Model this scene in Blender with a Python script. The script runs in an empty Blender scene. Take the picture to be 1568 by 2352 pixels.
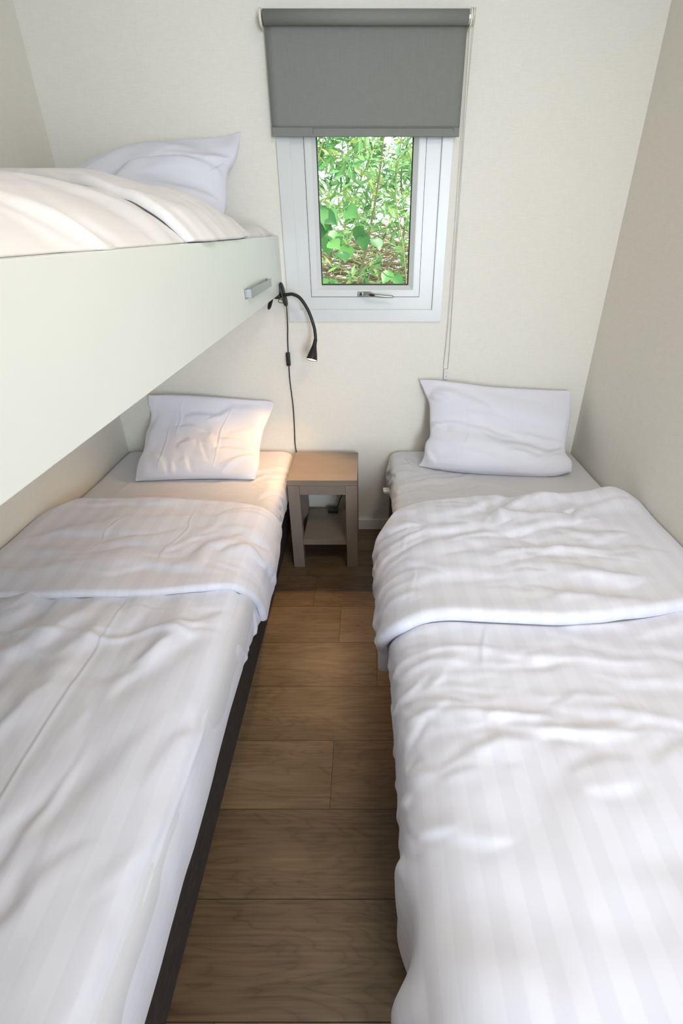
import bpy, bmesh, math, random
import numpy as np
from mathutils import Vector, Matrix

scn = bpy.context.scene
COL = scn.collection

# ------------------------------------------------------------------ camera, world, light, exposure
CAM_H = 1.362
cam_data = bpy.data.cameras.new('camera')
cam = bpy.data.objects.new('camera', cam_data)
COL.objects.link(cam)
cam.location = (0, 0, CAM_H)
cam.rotation_euler = (math.radians(90) - math.atan(651 / 1132.0), 0, 0)
cam_data.sensor_fit = 'VERTICAL'
cam_data.sensor_height = 36.0
cam_data.lens = 36.0 * 1132.0 / 2352.0
cam_data.shift_x = -56.0 / 2352.0
cam_data.clip_start = 0.01
scn.camera = cam

scn.view_settings.view_transform = 'Standard'
scn.view_settings.look = 'None'
scn.view_settings.gamma = 1
scn.view_settings.use_curve_mapping = False
scn.view_settings.exposure = 0.26

world = bpy.data.worlds.new('world')
scn.world = world
world.use_nodes = True
wn = world.node_tree.nodes
wn['Background'].inputs[0].default_value = (0.86, 0.93, 1.0, 1)
wn['Background'].inputs[1].default_value = 2.6


def lamp(name, kind, loc, target, energy, color, **kw):
    d = bpy.data.lights.new(name, kind)
    d.energy = energy
    d.color = color
    for k, v in kw.items():
        setattr(d, k, v)
    o = bpy.data.objects.new(name, d)
    COL.objects.link(o)
    o.location = loc
    o.rotation_euler = (Vector(target) - Vector(loc)).to_track_quat('-Z', 'Y').to_euler()
    return o


lamp('sunlight', 'SUN', (0, 6, 6), (-2.6, 6.7, 0), 9.5, (1.0, 0.95, 0.82), angle=0.02)
# daylight lamp in the added hall beyond the open doorway behind the photographer
lamp('hall_daylight', 'AREA', (0.98, -2.35, 1.35), (0.25, 2.0, 0.95), 98, (0.77, 0.87, 1.0),
     shape='RECTANGLE', size=0.8, size_y=1.6)
# ceiling lamp of the room (above and behind the frame)
lamp('ceiling_light', 'AREA', (0.50, 0.45, 2.24), (0.45, 0.60, 0.0), 9.5, (1.0, 0.90, 0.76),
     shape='DISK', size=0.5)

# ------------------------------------------------------------------ helpers
rng = np.random.RandomState(7)
random.seed(5)


def tag(o, label=None, cat=None, group=None, kind=None):
    if label: o['label'] = label
    if cat: o['category'] = cat
    if group: o['group'] = group
    if kind: o['kind'] = kind
    return o


def empty(name, loc=(0, 0, 0)):
    o = bpy.data.objects.new(name, None)
    o.location = loc
    o.empty_display_size = 0.05
    COL.objects.link(o)
    return o


def link(name, me, mat, parent=None, smooth=False):
    o = bpy.data.objects.new(name, me)
    COL.objects.link(o)
    if mat is not None and not len(me.materials):
        me.materials.append(mat)
    if smooth:
        me.polygons.foreach_set('use_smooth', [True] * len(me.polygons))
    if parent is not None:
        o.parent = parent
        o.matrix_parent_inverse = Matrix.Translation(parent.location).inverted()
    return o


def obj(name, bm, mat, parent=None, smooth=False):
    me = bpy.data.meshes.new(name)
    bmesh.ops.recalc_face_normals(bm, faces=bm.faces)
    bm.to_mesh(me)
    bm.free()
    return link(name, me, mat, parent, smooth)


def box(bm, x0, x1, y0, y1, z0, z1, bev=0.0, seg=2):
    t = bmesh.new()
    bmesh.ops.create_cube(t, size=1)
    for v in t.verts:
        v.co = Vector((x0 + (v.co.x + .5) * (x1 - x0), y0 + (v.co.y + .5) * (y1 - y0), z0 + (v.co.z + .5) * (z1 - z0)))
    if bev > 0:
        bmesh.ops.bevel(t, geom=t.edges[:], offset=bev, segments=seg, profile=0.6, affect='EDGES')
    me = bpy.data.meshes.new('t')
    t.to_mesh(me); t.free()
    bm.from_mesh(me)
    bpy.data.meshes.remove(me)
    return bm


def nb(): return bmesh.new()


def catmull(pts, n):
    P = [np.array(p, float) for p in pts]
    P = [2 * P[0] - P[1]] + P + [2 * P[-1] - P[-2]]
    out = []
    for i in range(1, len(P) - 2):
        for k in range(n):
            t = k / n
            a, b, c, d = P[i - 1], P[i], P[i + 1], P[i + 2]
            out.append(0.5 * ((2 * b) + (c - a) * t + (2 * a - 5 * b + 4 * c - d) * t * t + (3 * b - a - 3 * c + d) * t ** 3))
    out.append(P[-2])
    return np.array(out)


def resample(P, n):
    P = np.array(P)
    seg = np.linalg.norm(np.diff(P, axis=0), axis=1)
    L = np.concatenate([[0], np.cumsum(seg)])
    q = np.linspace(0, L[-1], n)
    return np.stack([np.interp(q, L, P[:, k]) for k in range(P.shape[1])], 1), L[-1]


def tube(bm, pts, rad, seg=12, caps=True):
    """pts Nx3, rad scalar or list"""
    P = [Vector(p) for p in pts]
    n = len(P)
    R = rad if hasattr(rad, '__len__') else [rad] * n
    rings = []
    up = None
    for i in range(n):
        d = (P[min(i + 1, n - 1)] - P[max(i - 1, 0)]).normalized()
        if up is None:
            up = d.orthogonal().normalized()
        up = (up - d * up.dot(d)).normalized()
        s = d.cross(up)
        rings.append([bm.verts.new(P[i] + (up * math.cos(a) + s * math.sin(a)) * R[i])
                      for a in [2 * math.pi * k / seg for k in range(seg)]])
    for i in range(n - 1):
        for k in range(seg):
            bm.faces.new((rings[i][k], rings[i][(k + 1) % seg], rings[i + 1][(k + 1) % seg], rings[i + 1][k]))
    if caps:
        bm.faces.new(rings[0][::-1]); bm.faces.new(rings[-1])
    return bm


def axis_lathe(bm, p0, p1, prof, seg=32):
    """prof: list of (t along p0->p1 in metres, radius)"""
    a = Vector(p0); d = (Vector(p1) - a).normalized()
    up = d.orthogonal().normalized(); s = d.cross(up)
    rings = []
    for t, r in prof:
        rings.append([bm.verts.new(a + d * t + (up * math.cos(q) + s * math.sin(q)) * max(r, 1e-5))
                      for q in [2 * math.pi * k / seg for k in range(seg)]])
    for i in range(len(rings) - 1):
        for k in range(seg):
            bm.faces.new((rings[i][k], rings[i][(k + 1) % seg], rings[i + 1][(k + 1) % seg], rings[i + 1][k]))
    return bm


def ring_frame(bm, ox0, ox1, oz0, oz1, ix0, ix1, iz0, iz1, yf_o, yf_i, yb, ):
    """mitred rectangular frame; front face may slope from yf_o (outer edge) to yf_i (inner edge); back at yb"""
    o = [(ox0, oz0), (ox1, oz0), (ox1, oz1), (ox0, oz1)]
    i = [(ix0, iz0), (ix1, iz0), (ix1, iz1), (ix0, iz1)]
    vo = [bm.verts.new((x, yf_o, z)) for x, z in o]
    vi = [bm.verts.new((x, yf_i, z)) for x, z in i]
    bo = [bm.verts.new((x, yb, z)) for x, z in o]
    bi = [bm.verts.new((x, yb, z)) for x, z in i]
    for k in range(4):
        j = (k + 1) % 4
        bm.faces.new((vo[k], vo[j], vi[j], vi[k]))
        bm.faces.new((bo[k], bi[k], bi[j], bo[j]))
        bm.faces.new((vo[k], bo[k], bo[j], vo[j]))
        bm.faces.new((vi[k], vi[j], bi[j], bi[k]))
    return bm


# ---- value noise
def vnoise(X, Y, seed, scale):
    r = np.random.RandomState(seed).rand(64, 64)
    x = X * scale + 1000.37; y = Y * scale + 1000.71
    xi = np.floor(x).astype(int); yi = np.floor(y).astype(int)
    fx = x - xi; fy = y - yi
    fx = fx * fx * (3 - 2 * fx); fy = fy * fy * (3 - 2 * fy)
    g = lambda a, b: r[a % 64, b % 64]
    return (g(xi, yi) * (1 - fx) * (1 - fy) + g(xi + 1, yi) * fx * (1 - fy) + g(xi, yi + 1) * (1 - fx) * fy + g(xi + 1, yi + 1) * fx * fy) * 2 - 1


def strokes(S, T, lst, warp=0.02, seed=3, f1=9, f2=27):
    """sum of fold ridges; each (s0,t0,s1,t1,width,amp,bow)"""
    S2 = S + warp * vnoise(S, T, seed, f1) + .35 * warp * vnoise(S, T, seed + 5, f2)
    T2 = T + warp * vnoise(S, T, seed + 1, f1) + .35 * warp * vnoise(S, T, seed + 6, f2)
    out = np.zeros_like(S)
    for s0, t0, s1, t1, w, amp, bow in lst:
        dx, dy = s1 - s0, t1 - t0
        L = math.hypot(dx, dy)
        ux, uy = dx / L, dy / L
        a = ((S2 - s0) * ux + (T2 - t0) * uy) / L
        q = -(S2 - s0) * uy + (T2 - t0) * ux
        ac = np.clip(a, 0, 1)
        fade = np.sin(math.pi * ac) ** .8
        q = q - bow * 4 * ac * (1 - ac)
        ww = w * (0.55 + 0.6 * fade)
        pr = np.where(q > 0, np.exp(-(q / ww) ** 2), np.exp(-(q / (ww * 1.9)) ** 2)) - .42 * np.exp(-((q - 1.7 * ww) / (1.2 * ww)) ** 2)
        out += amp * fade * pr
    return out


def rand_strokes(n, s_rng, t_rng, ang, ang_sd, len_rng, w_rng, a_rng, seed, bow=.03):
    r = np.random.RandomState(seed)
    out = []
    for _ in range(n):
        s = r.uniform(*s_rng); t = r.uniform(*t_rng)
        a = math.radians(ang + r.randn() * ang_sd)
        L = r.uniform(*len_rng) / 2
        dx, dy = math.cos(a) * L, math.sin(a) * L
        if r.rand() < .5:
            dx, dy = -dx, -dy
        out.append((s - dx, t - dy, s + dx, t + dy, r.uniform(*w_rng), r.uniform(*a_rng) * (1 if r.rand() < .8 else -.7), r.uniform(-bow, bow)))
    return out


# ------------------------------------------------------------------ materials
def new_mat(name):
    m = bpy.data.materials.new(name)
    m.use_nodes = True
    nt = m.node_tree
    return m, nt, nt.nodes['Principled BSDF']


def simple(name, col, rough=.5, metal=0.0, **kw):
    m, nt, b = new_mat(name)
    b.inputs['Base Color'].default_value = (*col, 1)
    b.inputs['Roughness'].default_value = rough
    b.inputs['Metallic'].default_value = metal
    for k, v in kw.items():
        b.inputs[k].default_value = v
    return m


def N(nt, t, **kw):
    n = nt.nodes.new(t)
    for k, v in kw.items():
        setattr(n, k, v)
    return n


def bump_noise(m, scale, strength, dist=.001, vec='Object', stretch=(1, 1, 1), detail=3):
    nt = m.node_tree; b = nt.nodes['Principled BSDF']
    tc = N(nt, 'ShaderNodeTexCoord'); mp = N(nt, 'ShaderNodeMapping'); no = N(nt, 'ShaderNodeTexNoise'); bp = N(nt, 'ShaderNodeBump')
    mp.inputs['Scale'].default_value = stretch
    no.inputs['Scale'].default_value = scale; no.inputs['Detail'].default_value = detail
    bp.inputs['Strength'].default_value = strength; bp.inputs['Distance'].default_value = dist
    nt.links.new(tc.outputs[vec], mp.inputs[0]); nt.links.new(mp.outputs[0], no.inputs['Vector'])
    nt.links.new(no.outputs['Fac'], bp.inputs['Height']); nt.links.new(bp.outputs[0], b.inputs['Normal'])
    return no


def wall_mat():
    m, nt, b = new_mat('cream_linen_wallpaper')
    b.inputs['Roughness'].default_value = .62
    tc = N(nt, 'ShaderNodeTexCoord')
    outs = []
    for stretch, sc in (((1, 1, .06), 420), ((.12, .12, 1), 300)):
        mp = N(nt, 'ShaderNodeMapping'); mp.inputs['Scale'].default_value = stretch
        no = N(nt, 'ShaderNodeTexNoise'); no.inputs['Scale'].default_value = sc; no.inputs['Detail'].default_value = 2
        nt.links.new(tc.outputs['Object'], mp.inputs[0]); nt.links.new(mp.outputs[0], no.inputs['Vector'])
        outs.append(no)
    ad = N(nt, 'ShaderNodeMath', operation='ADD')
    nt.links.new(outs[0].outputs['Fac'], ad.inputs[0]); nt.links.new(outs[1].outputs['Fac'], ad.inputs[1])
    bp = N(nt, 'ShaderNodeBump'); bp.inputs['Strength'].default_value = .22; bp.inputs['Distance'].default_value = .0012
    nt.links.new(ad.outputs[0], bp.inputs['Height']); nt.links.new(bp.outputs[0], b.inputs['Normal'])
    mr = N(nt, 'ShaderNodeMapRange'); mr.inputs[1].default_value = .6; mr.inputs[2].default_value = 1.4
    mx = N(nt, 'ShaderNodeMix', data_type='RGBA')
    mx.inputs[6].default_value = (0.80, 0.775, 0.69, 1); mx.inputs[7].default_value = (0.865, 0.845, 0.77, 1)
    nt.links.new(ad.outputs[0], mr.inputs[0]); nt.links.new(mr.outputs[0], mx.inputs[0]); nt.links.new(mx.outputs[2], b.inputs['Base Color'])
    return m


def linen(name, col, stripe=True, dark=.9, period=.058):
    """white cotton; satin stripe follows the cloth (UV.x = metres across)"""
    m, nt, b = new_mat(name)
    b.inputs['Sheen Weight'].default_value = .12
    b.inputs['Sheen Roughness'].default_value = .4
    uv = N(nt, 'ShaderNodeUVMap')
    no = N(nt, 'ShaderNodeTexNoise'); no.inputs['Scale'].default_value = 900; no.inputs['Detail'].default_value = 1
    bp = N(nt, 'ShaderNodeBump'); bp.inputs['Strength'].default_value = .12; bp.inputs['Distance'].default_value = .0004
    nt.links.new(uv.outputs[0], no.inputs['Vector'])
    nt.links.new(no.outputs['Fac'], bp.inputs['Height']); nt.links.new(bp.outputs[0], b.inputs['Normal'])
    if not stripe:
        b.inputs['Base Color'].default_value = (*col, 1)
        b.inputs['Roughness'].default_value = .7
        return m
    sp = N(nt, 'ShaderNodeSeparateXYZ')
    nt.links.new(uv.outputs[0], sp.inputs[0])
    mu = N(nt, 'ShaderNodeMath', operation='MULTIPLY'); mu.inputs[1].default_value = 2 * math.pi / period
    si = N(nt, 'ShaderNodeMath', operation='SINE')
    mr = N(nt, 'ShaderNodeMapRange'); mr.inputs[1].default_value = -.12; mr.inputs[2].default_value = .12
    nt.links.new(sp.outputs[0], mu.inputs[0]); nt.links.new(mu.outputs[0], si.inputs[0]); nt.links.new(si.outputs[0], mr.inputs[0])
    mx = N(nt, 'ShaderNodeMix', data_type='RGBA')
    mx.inputs[6].default_value = tuple(c * dark for c in col) + (1,)
    mx.inputs[7].default_value = (*col, 1)
    nt.links.new(mr.outputs[0], mx.inputs[0]); nt.links.new(mx.outputs[2], b.inputs['Base Color'])
    ro = N(nt, 'ShaderNodeMapRange'); ro.inputs[3].default_value = .72; ro.inputs[4].default_value = .5
    nt.links.new(mr.outputs[0], ro.inputs[0]); nt.links.new(ro.outputs[0], b.inputs['Roughness'])
    return m


def wood(name, c_dark, c_mid, c_light, scale=1.0, rough=.45, attr=True, contrast=1.0, coat=0):
    """grain runs along UV.x; UV unique per board"""
    m, nt, b = new_mat(name)
    uv = N(nt, 'ShaderNodeUVMap')
    mp = N(nt, 'ShaderNodeMapping'); mp.inputs['Scale'].default_value = (1.9 * scale, 9 * scale, 1)
    nt.links.new(uv.outputs[0], mp.inputs[0])
    n1 = N(nt, 'ShaderNodeTexNoise'); n1.inputs['Scale'].default_value = 1.3; n1.inputs['Detail'].default_value = 3; n1.inputs['Distortion'].default_value = .6
    nt.links.new(mp.outputs[0], n1.inputs['Vector'])
    # contour lines of the smooth noise = cathedral grain
    mu = N(nt, 'ShaderNodeMath', operation='MULTIPLY'); mu.inputs[1].default_value = 34
    si = N(nt, 'ShaderNodeMath', operation='SINE')
    nt.links.new(n1.outputs['Fac'], mu.inputs[0]); nt.links.new(mu.outputs[0], si.inputs[0])
    mp2 = N(nt, 'ShaderNodeMapping'); mp2.inputs['Scale'].default_value = (5 * scale, 150 * scale, 1)
    nt.links.new(uv.outputs[0], mp2.inputs[0])
    n2 = N(nt, 'ShaderNodeTexNoise'); n2.inputs['Scale'].default_value = 1; n2.inputs['Detail'].default_value = 4
    nt.links.new(mp2.outputs[0], n2.inputs['Vector'])
    n3 = N(nt, 'ShaderNodeTexNoise'); n3.inputs['Scale'].default_value = 2.2; n3.inputs['Detail'].default_value = 3
    mp3 = N(nt, 'ShaderNodeMapping'); mp3.inputs['Scale'].default_value = (1.5, 4, 1)
    nt.links.new(uv.outputs[0], mp3.inputs[0]); nt.links.new(mp3.outputs[0], n3.inputs['Vector'])
    ab = N(nt, 'ShaderNodeMath', operation='ABSOLUTE'); nt.links.new(si.outputs[0], ab.inputs[0])
    pw_ = N(nt, 'ShaderNodeMath', operation='POWER'); pw_.inputs[1].default_value = .35; nt.links.new(ab.outputs[0], pw_.inputs[0])
    a = N(nt, 'ShaderNodeMath', operation='MULTIPLY_ADD'); a.inputs[1].default_value = .17 * contrast; a.inputs[2].default_value = .12
    nt.links.new(pw_.outputs[0], a.inputs[0])
    a2 = N(nt, 'ShaderNodeMath', operation='MULTIPLY_ADD'); a2.inputs[1].default_value = .42 * contrast
    nt.links.new(n2.outputs['Fac'], a2.inputs[0]); nt.links.new(a.outputs[0], a2.inputs[2])
    a3 = N(nt, 'ShaderNodeMath', operation='MULTIPLY_ADD'); a3.inputs[1].default_value = .52
    nt.links.new(n3.outputs['Fac'], a3.inputs[0]); nt.links.new(a2.outputs[0], a3.inputs[2])
    src = a3
    if attr:
        at = N(nt, 'ShaderNodeAttribute', attribute_name='tone')
        a4 = N(nt, 'ShaderNodeMath', operation='ADD')
        nt.links.new(a3.outputs[0], a4.inputs[0]); nt.links.new(at.outputs['Fac'], a4.inputs[1])
        src = a4
    cr = N(nt, 'ShaderNodeValToRGB')
    cr.color_ramp.elements[0].position = .45; cr.color_ramp.elements[0].color = (*c_dark, 1)
    cr.color_ramp.elements[1].position = 1.08; cr.color_ramp.elements[1].color = (*c_light, 1)
    e = cr.color_ramp.elements.new(.76); e.color = (*c_mid, 1)
    nt.links.new(src.outputs[0], cr.inputs[0]); nt.links.new(cr.outputs[0], b.inputs['Base Color'])
    b.inputs['Roughness'].default_value = rough
    b.inputs['Coat Weight'].default_value = coat
    bp = N(nt, 'ShaderNodeBump'); bp.inputs['Strength'].default_value = .15; bp.inputs['Distance'].default_value = .0006
    nt.links.new(n2.outputs['Fac'], bp.inputs['Height']); nt.links.new(bp.outputs[0], b.inputs['Normal'])
    return m


M_wall = wall_mat()
M_ceil = simple('white_ceiling', (.82, .82, .80), .7)
M_trim = simple('white_painted_trim', (.80, .80, .78), .4)
M_pvc = simple('white_pvc', (.73, .745, .735), .28)
M_gasket = simple('black_rubber', (.01, .012, .012), .5)
M_black = simple('matt_black_plastic', (.012, .012, .013), .38)
M_chrome = simple('brushed_steel', (.42, .43, .43), .42, 1.0)
M_grey_plastic = simple('satin_grey_metal', (.42, .41, .40), .35, .7)
M_panel = simple('white_laminate', (.765, .79, .745), .33)
M_duvet = linen('striped_white_satin', (.775, .78, .865), True, .958)
M_sheet = linen('plain_white_cotton', (.68, .68, .72), False)
M_pillow = linen('white_pillow_cotton', (.78, .78, .85), False)
M_upper = linen('white_duvet_cotton', (.84, .82, .815), True, .975)
M_floor = wood('oak_laminate', (.066, .040, .020), (.158, .101, .054), (.238, .162, .090), 1.0, .42)
M_table = wood('greywashed_wood', (.20, .16, .13), (.28, .23, .19), (.35, .29, .235), 1.2, .4, attr=False, contrast=.5)
M_cream = simple('cream_plastic', (.80, .77, .66), .4)


def base_fabric():
    m, nt, b = new_mat('dark_brown_ribbed_fabric')
    b.inputs['Roughness'].default_value = .85
    tc = N(nt, 'ShaderNodeTexCoord'); mp = N(nt, 'ShaderNodeMapping'); mp.inputs['Scale'].default_value = (40, 40, 400)
    no = N(nt, 'ShaderNodeTexNoise'); no.inputs['Scale'].default_value = 1; no.inputs['Detail'].default_value = 4
    nt.links.new(tc.outputs['Object'], mp.inputs[0]); nt.links.new(mp.outputs[0], no.inputs['Vector'])
    cr = N(nt, 'ShaderNodeValToRGB')
    cr.color_ramp.elements[0].position = .35; cr.color_ramp.elements[0].color = (.012, .009, .0075, 1)
    cr.color_ramp.elements[1].position = .7; cr.color_ramp.elements[1].color = (.050, .036, .030, 1)
    nt.links.new(no.outputs['Fac'], cr.inputs[0]); nt.links.new(cr.outputs[0], b.inputs['Base Color'])
    bp = N(nt, 'ShaderNodeBump'); bp.inputs['Strength'].default_value = .5; bp.inputs['Distance'].default_value = .001
    nt.links.new(no.outputs['Fac'], bp.inputs['Height']); nt.links.new(bp.outputs[0], b.inputs['Normal'])
    return m


M_base = base_fabric()


def blind_fabric():
    m, nt, b = new_mat('grey_blind_fabric')
    b.inputs['Roughness'].default_value = .8
    tc = N(nt, 'ShaderNodeTexCoord')
    outs = []
    for s in ((30, 30, 900), (900, 900, 30)):
        mp = N(nt, 'ShaderNodeMapping'); mp.inputs['Scale'].default_value = s
        no = N(nt, 'ShaderNodeTexNoise'); no.inputs['Scale'].default_value = 1; no.inputs['Detail'].default_value = 2
        nt.links.new(tc.outputs['Object'], mp.inputs[0]); nt.links.new(mp.outputs[0], no.inputs['Vector'])
        outs.append(no)
    ad = N(nt, 'ShaderNodeMath', operation='ADD')
    nt.links.new(outs[0].outputs['Fac'], ad.inputs[0]); nt.links.new(outs[1].outputs['Fac'], ad.inputs[1])
    mr = N(nt, 'ShaderNodeMapRange'); mr.inputs[1].default_value = .6; mr.inputs[2].default_value = 1.4
    mx = N(nt, 'ShaderNodeMix', data_type='RGBA')
    mx.inputs[6].default_value = (.205, .208, .195, 1); mx.inputs[7].default_value = (.255, .258, .243, 1)
    nt.links.new(ad.outputs[0], mr.inputs[0]); nt.links.new(mr.outputs[0], mx.inputs[0]); nt.links.new(mx.outputs[2], b.inputs['Base Color'])
    return m


M_blind = blind_fabric()

# ------------------------------------------------------------------ room shell
XL, XR, YB, YF, ZC = -1.138, .985, 2.2, -1.3, 2.3
WX0, WX1, WZ0, WZ1 = -.2744, .275, 1.0689, 1.87      # window opening


def struct(name, bm, mat, parent=None):
    o = obj(name, bm, mat, parent)
    if parent is None: o['kind'] = 'structure'
    return o


bm = nb()
T = .12
box(bm, XL - T, WX0, YB, YB + T, -.02, ZC)
box(bm, WX1, XR + T, YB, YB + T, -.02, ZC)
box(bm, WX0, WX1, YB, YB + T, -.02, WZ0)
box(bm, WX0, WX1, YB, YB + T, WZ1, ZC)
struct('wall_back', bm, M_wall)
struct('wall_left', box(nb(), XL - T, XL, YF - T, YB, -.02, ZC), M_wall)
struct('wall_right', box(nb(), XR, XR + T, YF - T, YB, -.02, ZC), M_wall)
bm = nb()
box(bm, XL, .42, YF - T, YF, -.02, ZC)  # unseen wall; doorway jamb shaped to block lamp light from the left side
box(bm, .42, XR, YF - T, YF, 2.12, ZC)
struct('wall_front', bm, M_wall)
bm = nb()  # unseen hall, added to keep sky light from entering by the doorway
HX0, HX1, HY = -1.6, 2.2, -4.3
box(bm, HX0 - T, HX1 + T, HY - T, HY, -.02, ZC)
box(bm, HX0 - T, HX0, HY, YF - T, -.02, ZC)
box(bm, HX1, HX1 + T, HY, YF - T, -.02, ZC)
box(bm, HX0, XL - T, YF - T, YF, -.02, ZC)
box(bm, XR + T, HX1, YF - T, YF, -.02, ZC)
struct('wall_added_hall', bm, M_wall)
struct('ceiling_added_hall', box(nb(), HX0 - T, HX1 + T, HY - T, YF - T, ZC, ZC + .12), M_ceil)
struct('floor_added_hall', box(nb(), HX0, HX1, HY, YF, -.03, -.002), simple('added_hall_floor', (.25, .17, .11), .5))
struct('ceiling', box(nb(), XL - T, XR + T, YF - T, YB + T, ZC, ZC + .12), M_ceil)

# floor : boards laid across the room
bm = nb()
uvl = bm.loops.layers.uv.new('UVMap')
tone = bm.verts.layers.float.new('tone')
PW = .2065
joints = {0: [.62], 1: [-.62], 2: [-.0977 + .0], 3: [.44], 4: [.0393], 5: [-.1024], 6: [-.2202], 7: [.55], 8: [-.05], -1: [-.3], -2: [.3]}
rowtone = {0: -.05, 1: -.02, 2: .05, 3: .03, 4: .07, 5: .08, 6: -.02, 7: -.06, 8: -.05}
y = .3422 - 8 * PW
k = -8
rr = random.Random(4)
while y < YB:
    y0, y1 = max(y, YF), min(y + PW, YB)
    js = joints.get(k - 0, [rr.uniform(-.8, .8)])
    j0 = js[0]
    xs = [j0 + 1.22 * q for q in range(-3, 4)]
    for a, b_ in zip(xs[:-1], xs[1:]):
        a2, b2 = max(a, XL), min(b_, XR)
        if b2 - a2 < .01: continue
        g = .0007
        vs = [bm.verts.new(p) for p in ((a2 + g, y0 + g, 0), (b2 - g, y0 + g, 0), (b2 - g, y1 - g, 0), (a2 + g, y1 - g, 0))]
        tn = rowtone.get(k, 0) + rr.uniform(-.05, .05)
        ou, ov = rr.uniform(0, 50), rr.uniform(0, 50)
        for v in vs: v[tone] = tn
        f = bm.faces.new(vs)
        for l in f.loops:
            l[uvl].uv = (l.vert.co.x + ou, l.vert.co.y + ov)
    y += PW; k += 1
me = bpy.data.meshes.new('floor')
bm.to_mesh(me); bm.free()
me.materials.append(M_floor)
fl = bpy.data.objects.new('floor', me); COL.objects.link(fl); fl['kind'] = 'structure'
# dark sub-floor seen in the joints
bm = nb(); box(bm, XL, XR, YF, YB, -.03, -.0015)
me2 = bpy.data.meshes.new('sub'); bm.to_mesh(me2); bm.free()
mm = simple('dark_joint', (.02, .014, .01), .8)
sub = link('floor_underlay', me2, mm, fl)


def baseboard(name, x0, x1, y0, y1):
    bm = nb()
    box(bm, x0, x1, y0, y1, 0, .058, .003, 2)
    return struct(name, bm, M_trim)


baseboard('baseboard_back', XL, XR, YB - .014, YB)
baseboard('baseboard_left', XL, XL + .014, YF, YB - .014)
baseboard('baseboard_right', XR - .014, XR, YF, YB - .014)

# ------------------------------------------------------------------ window
win = empty('window_1', (0, YB, 1.07)); win['kind'] = 'structure'
bm = nb()
ring_frame(bm, -.3221, .3115, 1.0225, 1.915, WX0 + .001, WX1 - .001, WZ0 + .001, WZ1 - .001, YB - .010, YB - .010, YB - .0005)
bmesh.ops.bevel(bm, geom=[e for e in bm.edges if all(v.co.y < YB - .005 for v in e.verts)], offset=.002, segments=2, affect='EDGES')
obj('casing', bm, M_pvc, win)
bm = nb()
ring_frame(bm, WX0 + .0004, WX1 - .0004, WZ0 + .0004, WZ1 - .0004, -.2243, .2188, 1.1175, 1.822, YB + .004, YB + .004, YB + .075)
obj('window_frame', bm, M_pvc, win)
bm = nb()
ring_frame(bm, -.2250, .2194, 1.1170, 1.8228, -.2222, .2166, 1.1198, 1.82, YB + .0037, YB + .0035, YB + .03)
obj('seal', bm, M_gasket, win)
bm = nb()
ring_frame(bm, -.2228, .2172, 1.1192, 1.8206, -.1975, .1915, 1.144, 1.79, YB - .003, YB - .003, YB + .07)
bmesh.ops.bevel(bm, geom=[e for e in bm.edges if all(v.co.y < YB + .0 for v in e.verts)], offset=.002, segments=2, affect='EDGES')
ring_frame(bm, -.1978, .1918, 1.1437, 1.7903, -.181, .1735, 1.1605, 1.772, YB - .001, YB + .016, YB + .06)
obj('sash', bm, M_pvc, win)
bm = nb()
ring_frame(bm, -.1815, .174, 1.160, 1.7725, -.1775, .170, 1.1645, 1.768, YB + .0165, YB + .018, YB + .04)
obj('gasket', bm, M_gasket, win)
# glass
m = bpy.data.materials.new('clear_glass'); m.use_nodes = True
nt = m.node_tree; nt.nodes.clear()
o_ = N(nt, 'ShaderNodeOutputMaterial'); mx = N(nt, 'ShaderNodeMixShader'); tr = N(nt, 'ShaderNodeBsdfTransparent'); gl = N(nt, 'ShaderNodeBsdfGlossy'); fr = N(nt, 'ShaderNodeFresnel')
tr.inputs[0].default_value = (.96, 1, .98, 1); gl.inputs['Roughness'].default_value = 0.0; fr.inputs[0].default_value = 1.45
nt.links.new(fr.outputs[0], mx.inputs[0]); nt.links.new(tr.outputs[0], mx.inputs[1]); nt.links.new(gl.outputs[0], mx.inputs[2]); nt.links.new(mx.outputs[0], o_.inputs[0])
obj('glass_pane', box(nb(), -.1795, .172, YB + .022, YB + .038, 1.1625, 1.77), m, win)
# handle
hz = 1.1296
bm = nb()
box(bm, -.034, .022, YB - .012, YB - .003, hz - .009, hz + .009, .004, 3)
h = obj('window_handle', bm, M_grey_plastic, win, True)
h['label'] = 'satin grey metal lever handle'
bm = nb()
axis_lathe(bm, (-.021, YB - .0118, hz), (-.021, YB - .02, hz), [(0, .0062), (.0012, .006), (.0012, 0)], 20)
obj('lock_hole', bm, M_gasket, h)
bm = nb()
pts = catmull([(-.004, YB - .018, hz + .001), (.012, YB - .03, hz + .0005), (.03, YB - .038, hz - .001), (.06, YB - .04, hz - .004), (.09, YB - .039, hz - .006), (.112, YB - .038, hz - .007)], 6)
tube(bm, pts, list(np.interp(np.linspace(0, 1, len(pts)), [0, .2, .45, .8, .97, 1], [.0085, .0085, .0065, .0052, .0048, .002])), 14)
obj('lever', bm, M_grey_plastic, h, True)
bm = nb()
pts = catmull([(.012, YB - .0385, hz + .0007), (.024, YB - .0435, hz - .0002), (.036, YB - .0455, hz - .0015)], 5)
tube(bm, pts, list(.0016 + .0032 * np.sin(np.linspace(0.1, math.pi - .1, len(pts)))), 12)
obj('lever_grip', bm, M_gasket, h, True)

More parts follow.
